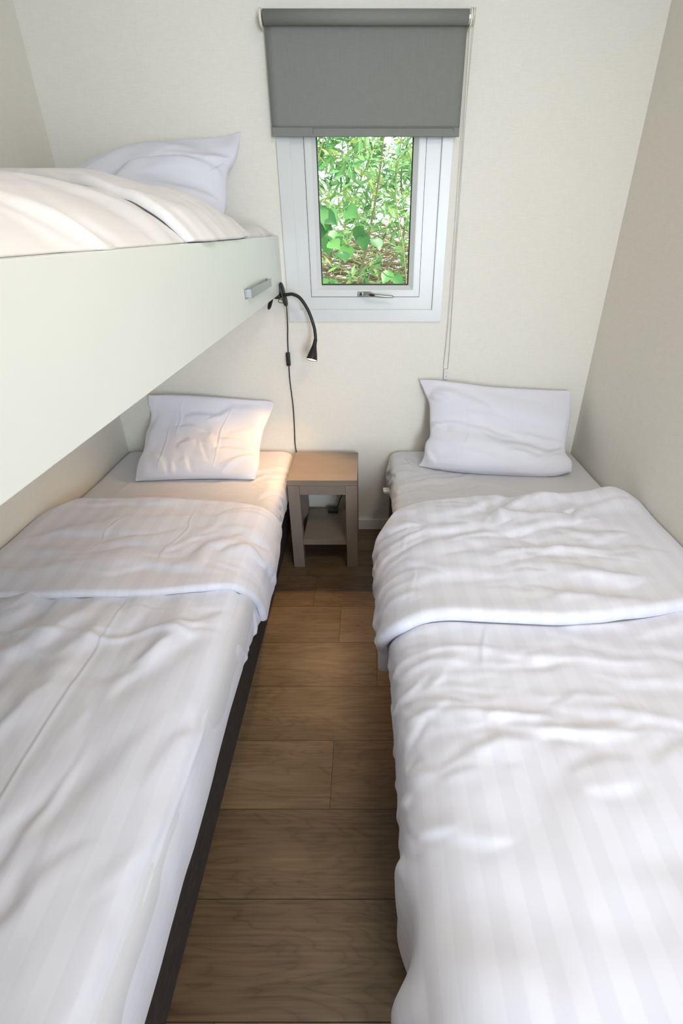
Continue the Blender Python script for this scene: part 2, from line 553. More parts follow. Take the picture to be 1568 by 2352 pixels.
# ------------------------------------------------------------------ roller blind
bl = empty('roller_blind', (0, 2.165, 1.64))
tag(bl, 'grey fabric roller blind half lowered over the window', 'blind')
bm = nb()
RC, RY, RR = 1.9456, 2.146, .0195
tube(bm, [(x, RY, RC) for x in np.linspace(-.327, .327, 3)], RR, 40)
ro = obj('fabric_roll', bm, M_blind, bl)
for p in ro.data.polygons:
    p.use_smooth = len(p.vertices) == 4
bm = nb()
nx, nz = 24, 30
grid = []
for j in range(nz + 1):
    z = RC + (1.668 - RC) * j / nz
    row = []
    for i in range(nx + 1):
        x = -.3275 + .655 * i / nx
        yy = RY + RR - .0015 + .0012 * math.sin(3 * x + 2) * (j / nz)
        row.append(bm.verts.new((x, yy, z)))
    grid.append(row)
for j in range(nz):
    for i in range(nx):
        bm.faces.new((grid[j][i], grid[j][i + 1], grid[j + 1][i + 1], grid[j + 1][i]))
fab = obj('blind_fabric', bm, M_blind, bl, True)
sm = fab.modifiers.new('s', 'SOLIDIFY'); sm.thickness = .0008; sm.offset = 0
bm = nb()
box(bm, -.3285, .3275, 2.159, 2.168, 1.6418, 1.6685, .003, 2)
hb = obj('bottom_bar', bm, M_blind, bl)
bm = nb()
box(bm, -.185, .305, 2.1583, 2.1592, 1.6655, 1.6663); box(bm, .3045, .3055, 2.1583, 2.1592, 1.658, 1.6663); box(bm, -.1855, -.1845, 2.1583, 2.1592, 1.650, 1.6663)
obj('seam', bm, simple('dark_grey_thread', (.05, .05, .048), .8), hb)
for sx, x in ((-1, -.3345), (1, .3345)):
    bm = nb()
    axis_lathe(bm, (x - .004, RY + .002, RC), (x + .004, RY + .002, RC), [(0, 0), (0, .021), (.0015, .0235), (.0065, .0235), (.008, .021), (.008, 0)], 36)
    box(bm, x - .004, x + .004, RY + .005, YB, RC - .0225, RC + .0225, .002, 2)
    obj('bracket', bm, M_cream, bl, False)
bm = nb()
axis_lathe(bm, (.3275, RY, RC), (.3315, RY, RC), [(0, .0), (0, .0175), (.004, .0175), (.004, 0)], 30)
obj('end_cap', bm, simple('polished_metal', (.8, .8, .78), .15, 1.0), bl)
bm = nb()
for i in range(1):
    axis_lathe(bm, (.3388, RY - .001, RC), (.3465, RY - .001, RC), [(0, 0), (0, .0225), (.002, .0225), (.0028, .0195), (.005, .0195), (.0058, .0225), (.0077, .0225), (.0077, 0)], 36)
obj('chain_wheel', bm, M_cream, bl)
bm = nb()
front = [(.3428, RY - .021, RC), (.3425, 2.13, 1.90), (.3435, 2.155, 1.7), (.345, 2.172, 1.4), (.3455, 2.182, 1.1), (.344, 2.187, .93), (.3412, 2.189, .86), (.3412, 2.189, .83)]
back = [(.3445, RY + .019, RC), (.3445, 2.168, 1.90), (.3475, 2.176, 1.7), (.352, 2.183, 1.4), (.357, 2.187, 1.1), (.3605, 2.189, .93), (.361, 2.189, .86), (.3595, 2.189, .828)]
for p in (front, back):
    q, L = resample(catmull(p, 12), int(1.13 / .0028))
    tube(bm, q, [.00165 if i % 2 else .0008 for i in range(len(q))], 7)
obj('bead_chain', bm, simple('white_bead', (.62, .61, .54), .4), bl, True)
bm = nb()
box(bm, .3435, .3622, 2.183, YB, .785, .8275, .0015, 2)
ch = obj('chain_holder', bm, M_pvc, bl)
for z in (.797, .8135):
    bm = nb()
    axis_lathe(bm, (.353, 2.1832, z), (.353, 2.18, z), [(0, .0022), (.0006, .0018), (.0006, 0)], 12)
    obj('screw', bm, simple('screw_metal', (.12, .12, .11), .4, .6) if z < .8 else M_grey_plastic, ch)

# ------------------------------------------------------------------ grids for cloth
def grid_mesh(name, P, UV, mat, parent=None, close=False):
    n, m_ = P.shape[:2]
    me = bpy.data.meshes.new(name)
    idx = np.arange(n * m_).reshape(n, m_)
    q = np.stack([idx[:-1, :-1], idx[1:, :-1], idx[1:, 1:], idx[:-1, 1:]], -1).reshape(-1, 4)
    me.vertices.add(n * m_); me.vertices.foreach_set('co', P.reshape(-1).astype(np.float32))
    me.loops.add(len(q) * 4); me.loops.foreach_set('vertex_index', q.reshape(-1).astype(np.int32))
    me.polygons.add(len(q)); me.polygons.foreach_set('loop_start', (np.arange(len(q)) * 4).astype(np.int32))
    me.update(calc_edges=True)
    uvl = me.uv_layers.new(name='UVMap')
    uvl.data.foreach_set('uv', UV.reshape(-1, 2)[q.reshape(-1)].reshape(-1).astype(np.float32))
    me.validate()
    return link(name, me, mat, parent, True)


def surface_on_profile(prof, sgn, xw, s_n, D, OFF, S_, extra):
    """prof: (u,z) list, D/OFF arrays (s_n, t_n): world y and normal offset"""
    C, L = resample(catmull(prof, 10), s_n)
    Tn = np.gradient(C, axis=0); Tn /= np.linalg.norm(Tn, axis=1)[:, None]
    for _ in range(6):
        Tn[1:-1] = (Tn[:-2] + Tn[1:-1] + Tn[2:]) / 3
    nn = np.stack([-Tn[:, 1], Tn[:, 0]], 1)      # u to the right, normal up
    H = OFF + extra
    U = C[:, 0][:, None] + nn[:, 0][:, None] * H
    Z = C[:, 1][:, None] + nn[:, 1][:, None] * H
    X = xw + sgn * U
    return np.stack([X, D, Z], -1), L


def duvet(name, mat, prof, sgn, xw, d_foot, far, end, w_main, w_flap, thick=.020, hem=None, s_n=300, flap_r=.017, puff=.0, cuff=0.0):
    C, L = resample(catmull(prof, 10), s_n)
    s = np.linspace(0, L, s_n)
    df = np.interp(s, [p[0] for p in far], [p[1] for p in far])
    de = np.interp(s, [p[0] for p in end], [p[1] for p in end])
    for a in (df, de):
        for _ in range(25):
            a[1:-1] = (a[:-2] + a[1:-1] + a[2:]) / 3
    nm, nf, ne, nh = 270, 18, 150, 10
    cols_D, cols_O, cols_W, cols_L = [], [], [], []
    S = s[:, None]
    t = np.linspace(0, 1, nm)[None]
    Dm = d_foot + (df[:, None] - d_foot) * t
    Wm = w_main(np.repeat(S, nm, 1), Dm)
    cols_D.append(Dm); cols_O.append(np.zeros_like(Dm)); cols_W.append(Wm)
    r = flap_r
    a = np.linspace(0, math.pi, nf + 2)[1:-1][None]
    Df = df[:, None] + r * 1.3 * np.sin(a)
    Of = r * (1 - np.cos(a)) * np.ones_like(S)
    cols_D.append(Df); cols_O.append(Of)
    t = np.linspace(0, 1, ne)[None]
    De = df[:, None] + (de[:, None] - df[:, None]) * t
    Wf = w_flap(np.repeat(S, ne, 1), De)
    wl = np.repeat(Wm[:, -1:], nf, 1) * (1 - a / math.pi) + np.repeat(Wf[:, :1], nf, 1) * (a / math.pi)
    cols_W.append(wl)
    Oe = np.full_like(De, 2 * r) + puff * np.sin(math.pi * np.clip(t, 0, 1)) ** .7 + cuff * np.exp(-((1 - t) / .06) ** 2)
    cols_D.append(De); cols_O.append(Oe); cols_W.append(Wf)
    # rounded hem of the flap
    a = np.linspace(0, math.pi * .75, nh + 1)[1:][None]
    rh = (2 * r + cuff) * .45
    Dh = de[:, None] - rh * .9 * np.sin(a)
    Oh = (2 * r + cuff) - rh * (1 - np.cos(a)) * np.ones_like(S)
    # flap sits on the waves of the layer below
    cols_D.append(Dh); cols_O.append(Oh); cols_W.append(np.repeat(Wf[:, -1:], nh, 1) * (1 - .4 * a / math.pi))
    D = np.concatenate(cols_D, 1); O = np.concatenate(cols_O, 1); W = np.concatenate(cols_W, 1)
    if hem is not None:      # pull the hanging side up/down
        pass
    P, _ = surface_on_profile(prof, sgn, xw, s_n, D, O, S, W)
    # hem height variation along the bed for the hanging side
    if hem is not None:
        zt, wgt = hem
        top = prof[0][1]
        hz_ = np.interp(D, [p[0] for p in zt], [p[1] for p in zt])
        zb = P[-1:, :, 2]
        f = np.clip((S - (L - wgt)) / wgt, 0, 1)
        P[:, :, 2] += f * (hz_[-1:] - zb)
    P[:, :, 0] = np.clip(P[:, :, 0], XL + .012, XR - .012)
    Ls = np.concatenate([np.zeros((s_n, 1)), np.cumsum(np.linalg.norm(np.diff(P, axis=1), axis=2), 1)], 1)
    UV = np.stack([np.repeat(S, D.shape[1], 1), Ls], -1)
    o = grid_mesh(name, P, UV, mat)
    m_ = o.modifiers.new('solid', 'SOLIDIFY'); m_.thickness = .007; m_.offset = -1 if sgn > 0 else 1
    return o


def smooth_edge(s, a, b):
    return np.clip((s - a) / (b - a), 0, 1) ** 2 * (3 - 2 * np.clip((s - a) / (b - a), 0, 1))


# ------------------------------------------------------------------ lower left bed
def bed_base(x0, x1, y0, y1, label):
    r = empty('bed_base', ((x0 + x1) / 2, (y0 + y1) / 2, 0))
    tag(r, label, 'bed base')
    obj('box_frame', box(nb(), x0, x1, y0, y1, .035, .245, .008, 3), M_base, r)
    for x in (x0 + .06, x1 - .06):
        for y_ in (y0 + .08, y1 - .08):
            bm = nb(); axis_lathe(bm, (x, y_, 0), (x, y_, .04), [(0, 0), (0, .018), (.038, .024), (.038, 0)], 20)
            obj('foot', bm, M_black, r, False)
    return r


def mattress(name, label, x0, x1, y0, y1, z0, z1, sheet_prof, sgn, xw, wfun, mat=M_sheet):
    r = obj(name, box(nb(), x0, x1, y0, y1, z0, z1, .03, 5), simple('mattress_ticking', (.7, .7, .7), .8), None, True)
    tag(r, label, 'mattress')
    s_n, t_n = 200, 260
    C, L = resample(catmull(sheet_prof, 10), s_n)
    s = np.linspace(0, L, s_n)[:, None]
    t = np.linspace(0, 1, t_n)[None]
    D = y0 + (y1 - y0) * t * np.ones_like(s)
    W = wfun(np.repeat(s, t_n, 1), D)
    # head end of the sheet turns down at the wall
    drop = np.clip((D - (y1 - .03)) / .03, 0, 1)
    P, _ = surface_on_profile(sheet_prof, sgn, xw, s_n, D, -.03 * (1 - np.sqrt(np.clip(1 - drop ** 2, 0, 1))), s, W)
    P[:, :, 0] = np.clip(P[:, :, 0], XL + .004, XR - .004)
    UV = np.stack([np.repeat(s, t_n, 1), D], -1)
    o = grid_mesh('fitted_sheet', P, UV, mat, r)
    m_ = o.modifiers.new('solid', 'SOLIDIFY'); m_.thickness = .003; m_.offset = -1 if sgn > 0 else 1
    return r


bed_base(XL + .004, -.383, .215, 2.18, 'dark brown fabric bed base under the left bed')

shl = rand_strokes(22, (.55, .85), (1.66, 1.95), 10, 14, (.10, .35), (.007, .014), (.0015, .005), 11) + \
      rand_strokes(26, (.72, .95), (1.60, 2.0), 35, 25, (.05, .16), (.005, .010), (.002, .006), 12) + \
      [(.1, 1.70, .75, 1.74, .006, .002, .01), (.3, 1.82, .62, 1.70, .005, .0025, 0), (.52, 1.64, .60, 1.80, .004, .002, 0),
       (.15, 1.62, .20, 1.9, .004, .002, .0)]


def w_sheet_l(S, D):
    return strokes(S, D, shl, .012, 21) * smooth_edge(D, 2.17, 2.05) + .002 * vnoise(S, D, 8, 6)


mattress('mattress', 'white sheeted mattress of the left bed beneath the bunk', XL + .006, -.375, .22, 2.185, .247, .436,
         [(.006, .40), (.012, .432), (.035, .447), (.10, .449), (.4, .450), (.70, .449), (.75, .447), (.78, .436), (.793, .41), (.797, .36), (.792, .31), (.775, .26)],
         1, XL, w_sheet_l)

fl_ = rand_strokes(17, (.15, .80), (1.14, 1.56), 6, 7, (.30, .65), (.014, .026), (.0025, .0065), 31) + \
    rand_strokes(14, (.6, .8), (1.15, 1.60), 30, 25, (.1, .25), (.01, .018), (.002, .006), 32) + \
    rand_strokes(10, (.82, 1.0), (1.15, 1.60), 70, 20, (.1, .25), (.01, .018), (.003, .007), 33) + \
    [(.52, 1.10, .56, 1.56, .003, .0018, 0), (.28, 1.2, .34, 1.5, .003, .0015, 0), (.02, 1.25, .3, 1.40, .02, .006, .02), (.05, 1.15, .6, 1.24, .02, .006, .02)]
ml_ = rand_strokes(18, (.05, .75), (.2, 1.05), 78, 16, (.25, .7), (.020, .04), (.003, .009), 41, .05) + \
    rand_strokes(12, (.05, .45), (.6, 1.1), 60, 30, (.15, .4), (.02, .035), (.004, .009), 42, .05) + \
    rand_strokes(26, (.70, 1.0), (.95, 1.45), 15, 25, (.06, .18), (.008, .014), (.002, .006), 43) + \
    [(.30, .90, .74, .935, .008, .006, -.02), (.0, .90, .5, .905, .006, .003, 0),
     (.52, 1.02, .61, 1.02, .003, .0025, 0), (.60, .72, .74, .92, .02, -.008, .01), (.6, .80, .68, .9, .015, .008, .0), (.2, .5, .35, .75, .02, .009, .02)] + \
    rand_strokes(26, (.05, .78), (.25, 1.08), 82, 20, (.15, .45), (.011, .022), (.002, .0055), 44, .03) + \
    rand_strokes(16, (.05, .70), (.75, 1.06), 30, 45, (.12, .30), (.010, .018), (.002, .005), 45, .03)
press = [(.497, .1, .497, 1.16, .0032, .0024, 0), (.80, .1, .803, 1.1, .0035, .0018, 0), (.02, .915, .78, .925, .0035, .0012, 0)]


def w_l_main(S, D):
    return strokes(S, D, ml_, .02, 51) + strokes(S, D, press, .003, 55) + .004 * vnoise(S, D, 52, 4) + .0012 * vnoise(S, D, 53, 16)


def w_l_flap(S, D):
    return strokes(S, D, fl_, .018, 61) + .003 * vnoise(S, D, 62, 5) + .001 * vnoise(S, D, 63, 16)


d1 = duvet('duvet', M_duvet,
           [(.006, .470), (.02, .484), (.06, .494), (.16, .490), (.4, .492), (.62, .488), (.70, .480), (.755, .462), (.785, .430), (.797, .39), (.800, .35), (.797, .31)],
           1, XL, .12,
           [(0, 1.40), (.03, 1.47), (.10, 1.575), (.45, 1.565), (.70, 1.55), (.82, 1.565), (.90, 1.60), (1.1, 1.63)],
           [(0, 1.06), (.15, 1.055), (.30, 1.05), (.55, 1.065), (.68, 1.09), (.78, 1.13), (.86, 1.19), (.93, 1.22), (1.1, 1.235)],
           w_l_main, w_l_flap, hem=([(0, .30), (.45, .305), (.9, .30), (1.05, .285), (1.20, .262), (1.38, .268), (1.5, .30), (1.62, .335)], .16), flap_r=.007)
tag(d1, 'white striped duvet folded back on the left bed beneath the bunk', 'duvet')

# ------------------------------------------------------------------ right bed
bed_base(.118, XR - .004, .215, 2.18, 'black bed base of the right bed seen beside the nightstand gap')
shr = rand_strokes(26, (.60, .86), (1.62, 1.95), 165, 16, (.10, .32), (.008, .014), (.0015, .005), 71) + \
    rand_strokes(26, (.82, 1.05), (1.6, 2.1), 60, 25, (.06, .18), (.006, .011), (.002, .007), 72) + \
    [(.2, 1.68, .6, 1.85, .008, .003, .01), (.1, 1.60, .5, 1.72, .010, .003, .02), (.60, 1.62, .60, 2.0, .003, .0015, 0)]


def w_sheet_r(S, D):
    return strokes(S, D, shr, .012, 22) * smooth_edge(D, 2.18, 2.1) + .002 * vnoise(S, D, 9, 6) + .014 * np.exp(-((D - 2.10) / .05) ** 2) * smooth_edge(S, .90, .97) * smooth_edge(S, 1.15, 1.02)


mr_ = mattress('mattress', 'white sheeted mattress of the right bed against the right wall', .13, XR - .006, .22, 2.185, .247, .436,
               [(.006, .40), (.012, .432), (.035, .447), (.10, .449), (.4, .450), (.78, .449), (.83, .447), (.86, .436), (.873, .41), (.876, .36), (.872, .31), (.862, .26)],
               -1, XR, w_sheet_r)
bm = nb(); box(bm, .078, .14, 1.975, 2.015, .322, .333, .002, 2)
for v in bm.verts:
    if v.co.x < .09: v.co.x += (.333 - v.co.z) * .8
obj('tab', bm, M_trim, mr_)['label'] = 'white protruding tab'

fr_ = rand_strokes(26, (.25, .95), (.98, 1.50), 3, 10, (.22, .55), (.013, .024), (.003, .009), 81) + \
    rand_strokes(12, (.25, .6), (1.38, 1.58), 120, 30, (.08, .2), (.010, .018), (.003, .009), 82) + \
    rand_strokes(34, (.84, 1.1), (.95, 1.58), 20, 20, (.08, .22), (.008, .015), (.003, .008), 83) + \
    [(.35, 1.55, .62, 1.36, .020, .012, .03), (.5, 1.54, .66, 1.42, .014, -.007, 0), (.18, 1.55, .45, 1.52, .02, .010, .02), (.86, .97, .86, 1.5, .003, .002, 0),
     (.56, .97, .50, 1.55, .003, .0018, 0), (.22, 1.05, .6, 1.12, .02, .007, .02)]
mrr = rand_strokes(44, (.22, .90), (.62, .95), 4, 8, (.14, .42), (.007, .014), (.0015, .0040), 91, .015) + \
    rand_strokes(22, (.55, .92), (.52, .85), 162, 14, (.08, .22), (.007, .013), (.0015, .0038), 92, .015) + \
    rand_strokes(44, (.80, 1.15), (.42, 1.0), 15, 16, (.06, .20), (.006, .012), (.0015, .0042), 93, .015) + \
    rand_strokes(12, (.05, .9), (.15, .5), 150, 30, (.25, .5), (.03, .05), (.002, .005), 94) + \
    rand_strokes(12, (.0, .40), (.4, .95), 152, 18, (.2, .5), (.013, .025), (.002, .006), 95) + \
    [(.36, .2, .42, .80, .003, .0025, 0), (.48, .57, .64, .53, .012, .004, .01), (.60, .66, .78, .60, .011, .0045, -.01), (.7, .95, .74, .80, .005, .003, 0),
     (.45, .70, .62, .69, .012, .005, .01), (.44, .65, .58, .64, .010, .0045, -.008)]


def w_r_main(S, D):
    side = smooth_edge(S, .92, 1.02)
    return strokes(S, D, mrr, .014, 101) + .004 * vnoise(S, D, 102, 4) + .0012 * vnoise(S, D, 103, 16) + \
        side * (.030 * np.exp(-((D - .262) / .04) ** 2) + .014 * np.exp(-((D - .43) / .05) ** 2) - .010 * np.exp(-((D - .34) / .04) ** 2))


def w_r_flap(S, D):
    return strokes(S, D, fr_ + rand_strokes(22, (.3, .95), (1.0, 1.52), 5, 14, (.10, .30), (.006, .011), (.0012, .0035), 84, .012), .016, 111) + .003 * vnoise(S, D, 112, 5) + .0012 * vnoise(S, D, 113, 16) + .022 * np.exp(-((S - .13) / .09) ** 2) * smooth_edge(D, 1.42, 1.56)


d2 = duvet('duvet', M_duvet,
           [(.006, .462), (.02, .480), (.07, .498), (.18, .503), (.4, .500), (.70, .497), (.80, .488), (.865, .462), (.905, .42), (.918, .36), (.918, .30), (.912, .22), (.91, .15)],
           -1, XR, .12,
           [(0, 1.50), (.04, 1.55), (.09, 1.59), (.2, 1.56), (.4, 1.545), (.57, 1.55), (.75, 1.53), (.86, 1.51), (.93, 1.46), (1.3, 1.40)],
           [(0, 1.02), (.15, .995), (.25, .97), (.4, .945), (.52, .94), (.7, .955), (.83, .97), (.90, .965), (.98, 1.0), (1.1, 1.09), (1.3, 1.14)],
           w_r_main, w_r_flap, flap_r=.013, cuff=.004)
tag(d2, 'white striped duvet folded back on the right bed', 'duvet')


# ------------------------------------------------------------------ pillows
def pillow(name, label, top, right, bot, left, T_front, T_back, wf, strokes_l, ears, seed, mat=M_pillow, zmin=.452, amp=1.5):
    nu, nv = 200, 170
    pt, _ = resample(catmull(top, 12), nu); pb, _ = resample(catmull(bot, 12), nu)
    pr, _ = resample(catmull(right[::-1], 12), nv); pl, _ = resample(catmull(left[::-1], 12), nv)
    # right/left are listed from top to bottom; reversed -> bottom to top
    u = np.linspace(0, 1, nu)[:, None, None]; v = np.linspace(0, 1, nv)[None, :, None]
    c00, c10, c01, c11 = pb[0], pb[-1], pt[0], pt[-1]
    P = (1 - v) * pb[:, None] + v * pt[:, None] + (1 - u) * pl[None] + u * pr[None] \
        - ((1 - u) * (1 - v) * c00 + u * (1 - v) * c10 + (1 - u) * v * c01 + u * v * c11)
    du = np.gradient(P, axis=0); dv = np.gradient(P, axis=1)
    n = np.cross(du, dv); n /= np.linalg.norm(n, axis=2)[..., None]
    for _ in range(20):
        n[1:-1, 1:-1] = (n[:-2, 1:-1] + n[2:, 1:-1] + n[1:-1, :-2] + n[1:-1, 2:]) / 4
    n /= np.linalg.norm(n, axis=2)[..., None]
    U = np.repeat(u[..., 0], nv, 1); V = np.repeat(v[..., 0], nu, 0)
    e = (np.clip(4 * U * (1 - U), 0, 1) ** .34) * (np.clip(4 * V * (1 - V), 0, 1) ** .34)
    for (cu, cv, rad) in ears:
        dd = np.hypot((U - cu), (V - cv))
        e = e * (1 - .93 * np.exp(-(dd / rad) ** 2))
    e = e * wf(U, V)
    edge = np.clip(np.minimum(np.minimum(U, 1 - U), np.minimum(V, 1 - V)) / .05, 0, 1)
    pw, ph = .63, .42      # metres across and up
    met = [(a_ * pw, b_ * ph, c_ * pw, d_ * ph, w_ * 1.1, w_ * k_ * amp, bo_ * .5) for a_, b_, c_, d_, w_, k_, bo_ in strokes_l]
    W = strokes(U * pw, V * ph, met, .014, seed, 6, 15) + .005 * vnoise(U * pw, V * ph, seed + 3, 9) + .001 * vnoise(U * pw, V * ph, seed + 4, 30)
    Fr = P + n * (T_front * e + W * edge + .0012)[..., None]
    Bk = P - n * (T_back * e + .0012)[..., None]
    for A in (Fr, Bk):
        A[..., 1] = np.minimum(A[..., 1], YB - .004)
        A[..., 2] = np.maximum(A[..., 2], zmin)
        A[..., 0] = np.clip(A[..., 0], XL + .004, XR - .004)
    UV = np.stack([U * .65, V * .5], -1)
    # stitch: front grid, then back grid reversed, sharing border by bridging
    verts = np.concatenate([Fr.reshape(-1, 3), Bk.reshape(-1, 3)])
    idx = np.arange(nu * nv).reshape(nu, nv); off = nu * nv
    q1 = np.stack([idx[:-1, :-1], idx[1:, :-1], idx[1:, 1:], idx[:-1, 1:]], -1).reshape(-1, 4)
    q2 = (q1 + off)[:, ::-1]
    bd = list(idx[:, 0]) + list(idx[-1, 1:]) + list(idx[::-1, -1][1:]) + list(idx[0, ::-1][1:])
    q3 = np.array([[bd[i + 1], bd[i], bd[i] + off, bd[i + 1] + off] for i in range(len(bd) - 1)])
    q = np.concatenate([q1, q2, q3])
    uvv = np.concatenate([UV.reshape(-1, 2)] * 2)
    me = bpy.data.meshes.new(name)
    me.vertices.add(len(verts)); me.vertices.foreach_set('co', verts.reshape(-1).astype(np.float32))
    me.loops.add(len(q) * 4); me.loops.foreach_set('vertex_index', q.reshape(-1).astype(np.int32))
    me.polygons.add(len(q)); me.polygons.foreach_set('loop_start', (np.arange(len(q)) * 4).astype(np.int32))
    me.update(calc_edges=True)
    ul = me.uv_layers.new(name='UVMap'); ul.data.foreach_set('uv', uvv[q.reshape(-1)].reshape(-1).astype(np.float32))
    me.validate()
    o = link(name, me, mat, None, True)
    tag(o, label, 'pillow')
    return o


pillow('pillow', 'white pillow on the right bed leaning into the corner',
       [(0.235, 2.165, 0.787), (0.304, 2.15, 0.789), (0.417, 2.14, 0.779), (0.535, 2.15, 0.761), (0.693, 2.16, 0.748), (0.909, 2.17, 0.736)],
       [(0.909, 2.17, 0.736), (0.913, 2.14, 0.661), (0.903, 2.1, 0.594), (0.88, 2.04, 0.546), (0.862, 1.97, 0.515), (0.874, 1.92, 0.497), (0.866, 1.885, 0.475)],
       [(0.233, 1.985, 0.455), (0.306, 1.95, 0.455), (0.418, 1.915, 0.455), (0.584, 1.89, 0.455), (0.768, 1.875, 0.457), (0.866, 1.885, 0.475)],
       [(0.235, 2.165, 0.787), (0.262, 2.15, 0.728), (0.281, 2.13, 0.685), (0.283, 2.09, 0.618), (0.282, 2.05, 0.562), (0.263, 2.03, 0.535), (0.255, 2.0, 0.49), (0.233, 1.985, 0.455)],
       .062, .05, lambda U, V: .62 + .06 * V + .62 / (1 + np.exp((V - .47 + .26 * U) / .035)) * (1 - .25 * U) + .30 * np.exp(-((V - .68) / .2) ** 2),
       [(.03, .46, .62, .36, .012, .42, .05), (.30, .46, .98, .20, .016, .34, -.05), (.38, .40, .80, .10, .014, .30, -.04), (.05, .88, .42, .70, .018, .30, .05), (.04, .80, .26, .90, .014, .40, .03),
        (.0, .84, .16, .76, .010, .5, 0), (.35, .72, .9, .58, .03, -.18, -.05), (.66, .10, 1.0, .30, .013, .38, -.04), (.74, .03, 1.0, .17, .010, .40, .02), (.55, .45, .98, .36, .012, .25, .0),
        (.04, .10, .34, .13, .012, .32, 0), (-.02, .22, .12, .06, .010, .45, 0), (.265, .1, .262, .95, .0035, .30, 0), (.60, .3, .60, .98, .0035, .30, 0), (.2, .20, .6, .05, .014, .22, .03),
        (-.02, .50, .12, .42, .010, .6, 0), (.0, .40, .16, .46, .010, -.4, 0), (.15, .62, .55, .60, .012, .16, .02), (.3, .84, .8, .82, .012, .14, .02), (.45, .16, .8, .14, .012, .2, .02)],
       [(0, 1, .16), (1, 1, .10), (0, 0, .06), (1, 0, .02)], 200)

pillow('pillow', 'white pillow on the left bed under the bunk, lamplight on its corner',
       [(-0.955, 2.13, 0.728), (-0.844, 2.14, 0.727), (-0.695, 2.15, 0.716), (-0.545, 2.16, 0.701), (-0.43, 2.165, 0.69), (-0.413, 2.165, 0.677)],
       [(-0.413, 2.165, 0.677), (-0.433, 2.15, 0.628), (-0.459, 2.12, 0.577), (-0.469, 2.08, 0.54), (-0.465, 2.0, 0.511), (-0.452, 1.91, 0.49), (-0.462, 1.845, 0.458)],
       [(-0.956, 1.835, 0.455), (-0.898, 1.84, 0.455), (-0.769, 1.85, 0.456), (-0.622, 1.852, 0.458), (-0.462, 1.845, 0.458)],
       [(-0.955, 2.13, 0.728), (-0.963, 2.13, 0.685), (-0.955, 2.12, 0.648), (-0.957, 2.09, 0.608), (-0.967, 2.05, 0.572), (-0.957, 1.98, 0.53), (-0.963, 1.91, 0.495), (-0.956, 1.835, 0.455)],
       .052, .05, lambda U, V: 1.0 - .35 * V,
       [(.30, .74, .62, .76, .014, .35, .04), (.48, .70, .86, .88, .014, .35, .04), (.74, .90, .98, .60, .022, .30, .05), (.62, .40, 1.02, .34, .013, .45, .04), (.62, .26, 1.0, .26, .012, .40, .03),
        (.70, .13, 1.0, .24, .010, .5, -.02), (.74, .05, .94, .16, .009, -.5, 0), (.48, .50, .66, .22, .020, .30, .03), (.45, .66, .56, .42, .018, -.22, .02), (.27, .45, .29, 1.0, .0035, .45, 0), (.655, .05, .665, .98, .0035, .45, 0),
        (.19, .02, .21, .66, .0035, .35, 0), (.12, .24, .27, -.04, .012, .26, .03), (.29, .13, .33, -.04, .008, .25, .01), (.38, .22, .50, -.04, .010, .20, -.02), (.30, .10, .62, .13, .010, .22, .02), (.30, .30, .44, .40, .014, .28, .02),
        (.22, .60, .50, .56, .012, .25, .02), (.05, .3, .12, .8, .018, .2, .02), (.32, .52, .46, .26, .010, .2, .02), (.46, .40, .60, .12, .010, .2, -.02), (.25, .35, .6, .30, .010, .14, .02), (-.02, .94, .12, .98, .012, .4, 0), (.7, .45, .95, .62, .016, .22, .03)],
       [(0, 1, .12), (1, 1, .16), (0, 0, .05), (1, 0, .05)], 300)

# ------------------------------------------------------------------ bunk
bunk = empty('bunk_bed', (-.74, 1.2, 1.138))
tag(bunk, 'white fold-down bunk bed board above the left bed', 'bunk bed')
BX = -.34
obj('front_panel', box(nb(), BX - .019, BX, .17, YB - .001, 1.138, 1.337, .0012, 2), M_panel, bunk)
obj('bottom_board', box(nb(), XL + .004, BX - .019, .17, YB - .001, 1.150, 1.166), M_panel, bunk)
obj('wall_rail', box(nb(), XL + .002, XL + .022, .17, YB - .001, 1.166, 1.30), M_panel, bunk)
bm = nb()
box(bm, -.327, -.325, 1.53, 1.865, 1.189, 1.214, .0006, 1)
br = obj('safety_bracket', bm, M_chrome, bunk); br['label'] = 'brushed steel bar bracket'
for y0, pa, pb in ((1.53, 1.500, 1.545), (1.853, 1.84, 1.868)):
    bm = nb()
    box(bm, -.3402, -.3382, pa, pb, 1.188, 1.215, .0008, 1)
    box(bm, -.3384, -.326, y0, y0 + .002, 1.191, 1.212); box(bm, -.3384, -.326, y0 + .010, y0 + .012, 1.191, 1.212)
    obj('mounting_plate', bm, M_chrome, br)
for z in (1.195, 1.208):
    bm = nb(); axis_lathe(bm, (-.3382, 1.513, z), (-.336, 1.513, z), [(0, .0035), (.001, .003), (.0014, .0015), (.0006, 0)], 14)
    obj('screw', bm, simple('bright_screw', (.75, .75, .75), .25, 1.0), br)

mu_ = mattress('mattress', 'white sheeted mattress on the bunk, its corner by the window', XL + .026, -.385, .20, 2.185, 1.168, 1.325,
               [(.03, 1.30), (.035, 1.328), (.06, 1.342), (.4, 1.345), (.65, 1.348), (.72, 1.352), (.755, 1.354), (.772, 1.346), (.775, 1.335), (.770, 1.320)],
               1, XL, lambda S, D: strokes(S, D, rand_strokes(20, (.5, .9), (1.65, 2.15), 20, 40, (.08, .3), (.012, .02), (.002, .006), 77), .015, 33)
               + .019 * np.exp(-((D - 2.0) / .15) ** 2) * smooth_edge(S, .4, .65) * smooth_edge(S, .85, .72), M_upper)


def w_u_main(S, D):
    return strokes(S, D, rand_strokes(22, (.3, .85), (.3, 1.2), 15, 14, (.25, .5), (.015, .028), (.003, .008), 121), .02, 122) + .004 * vnoise(S, D, 123, 4)


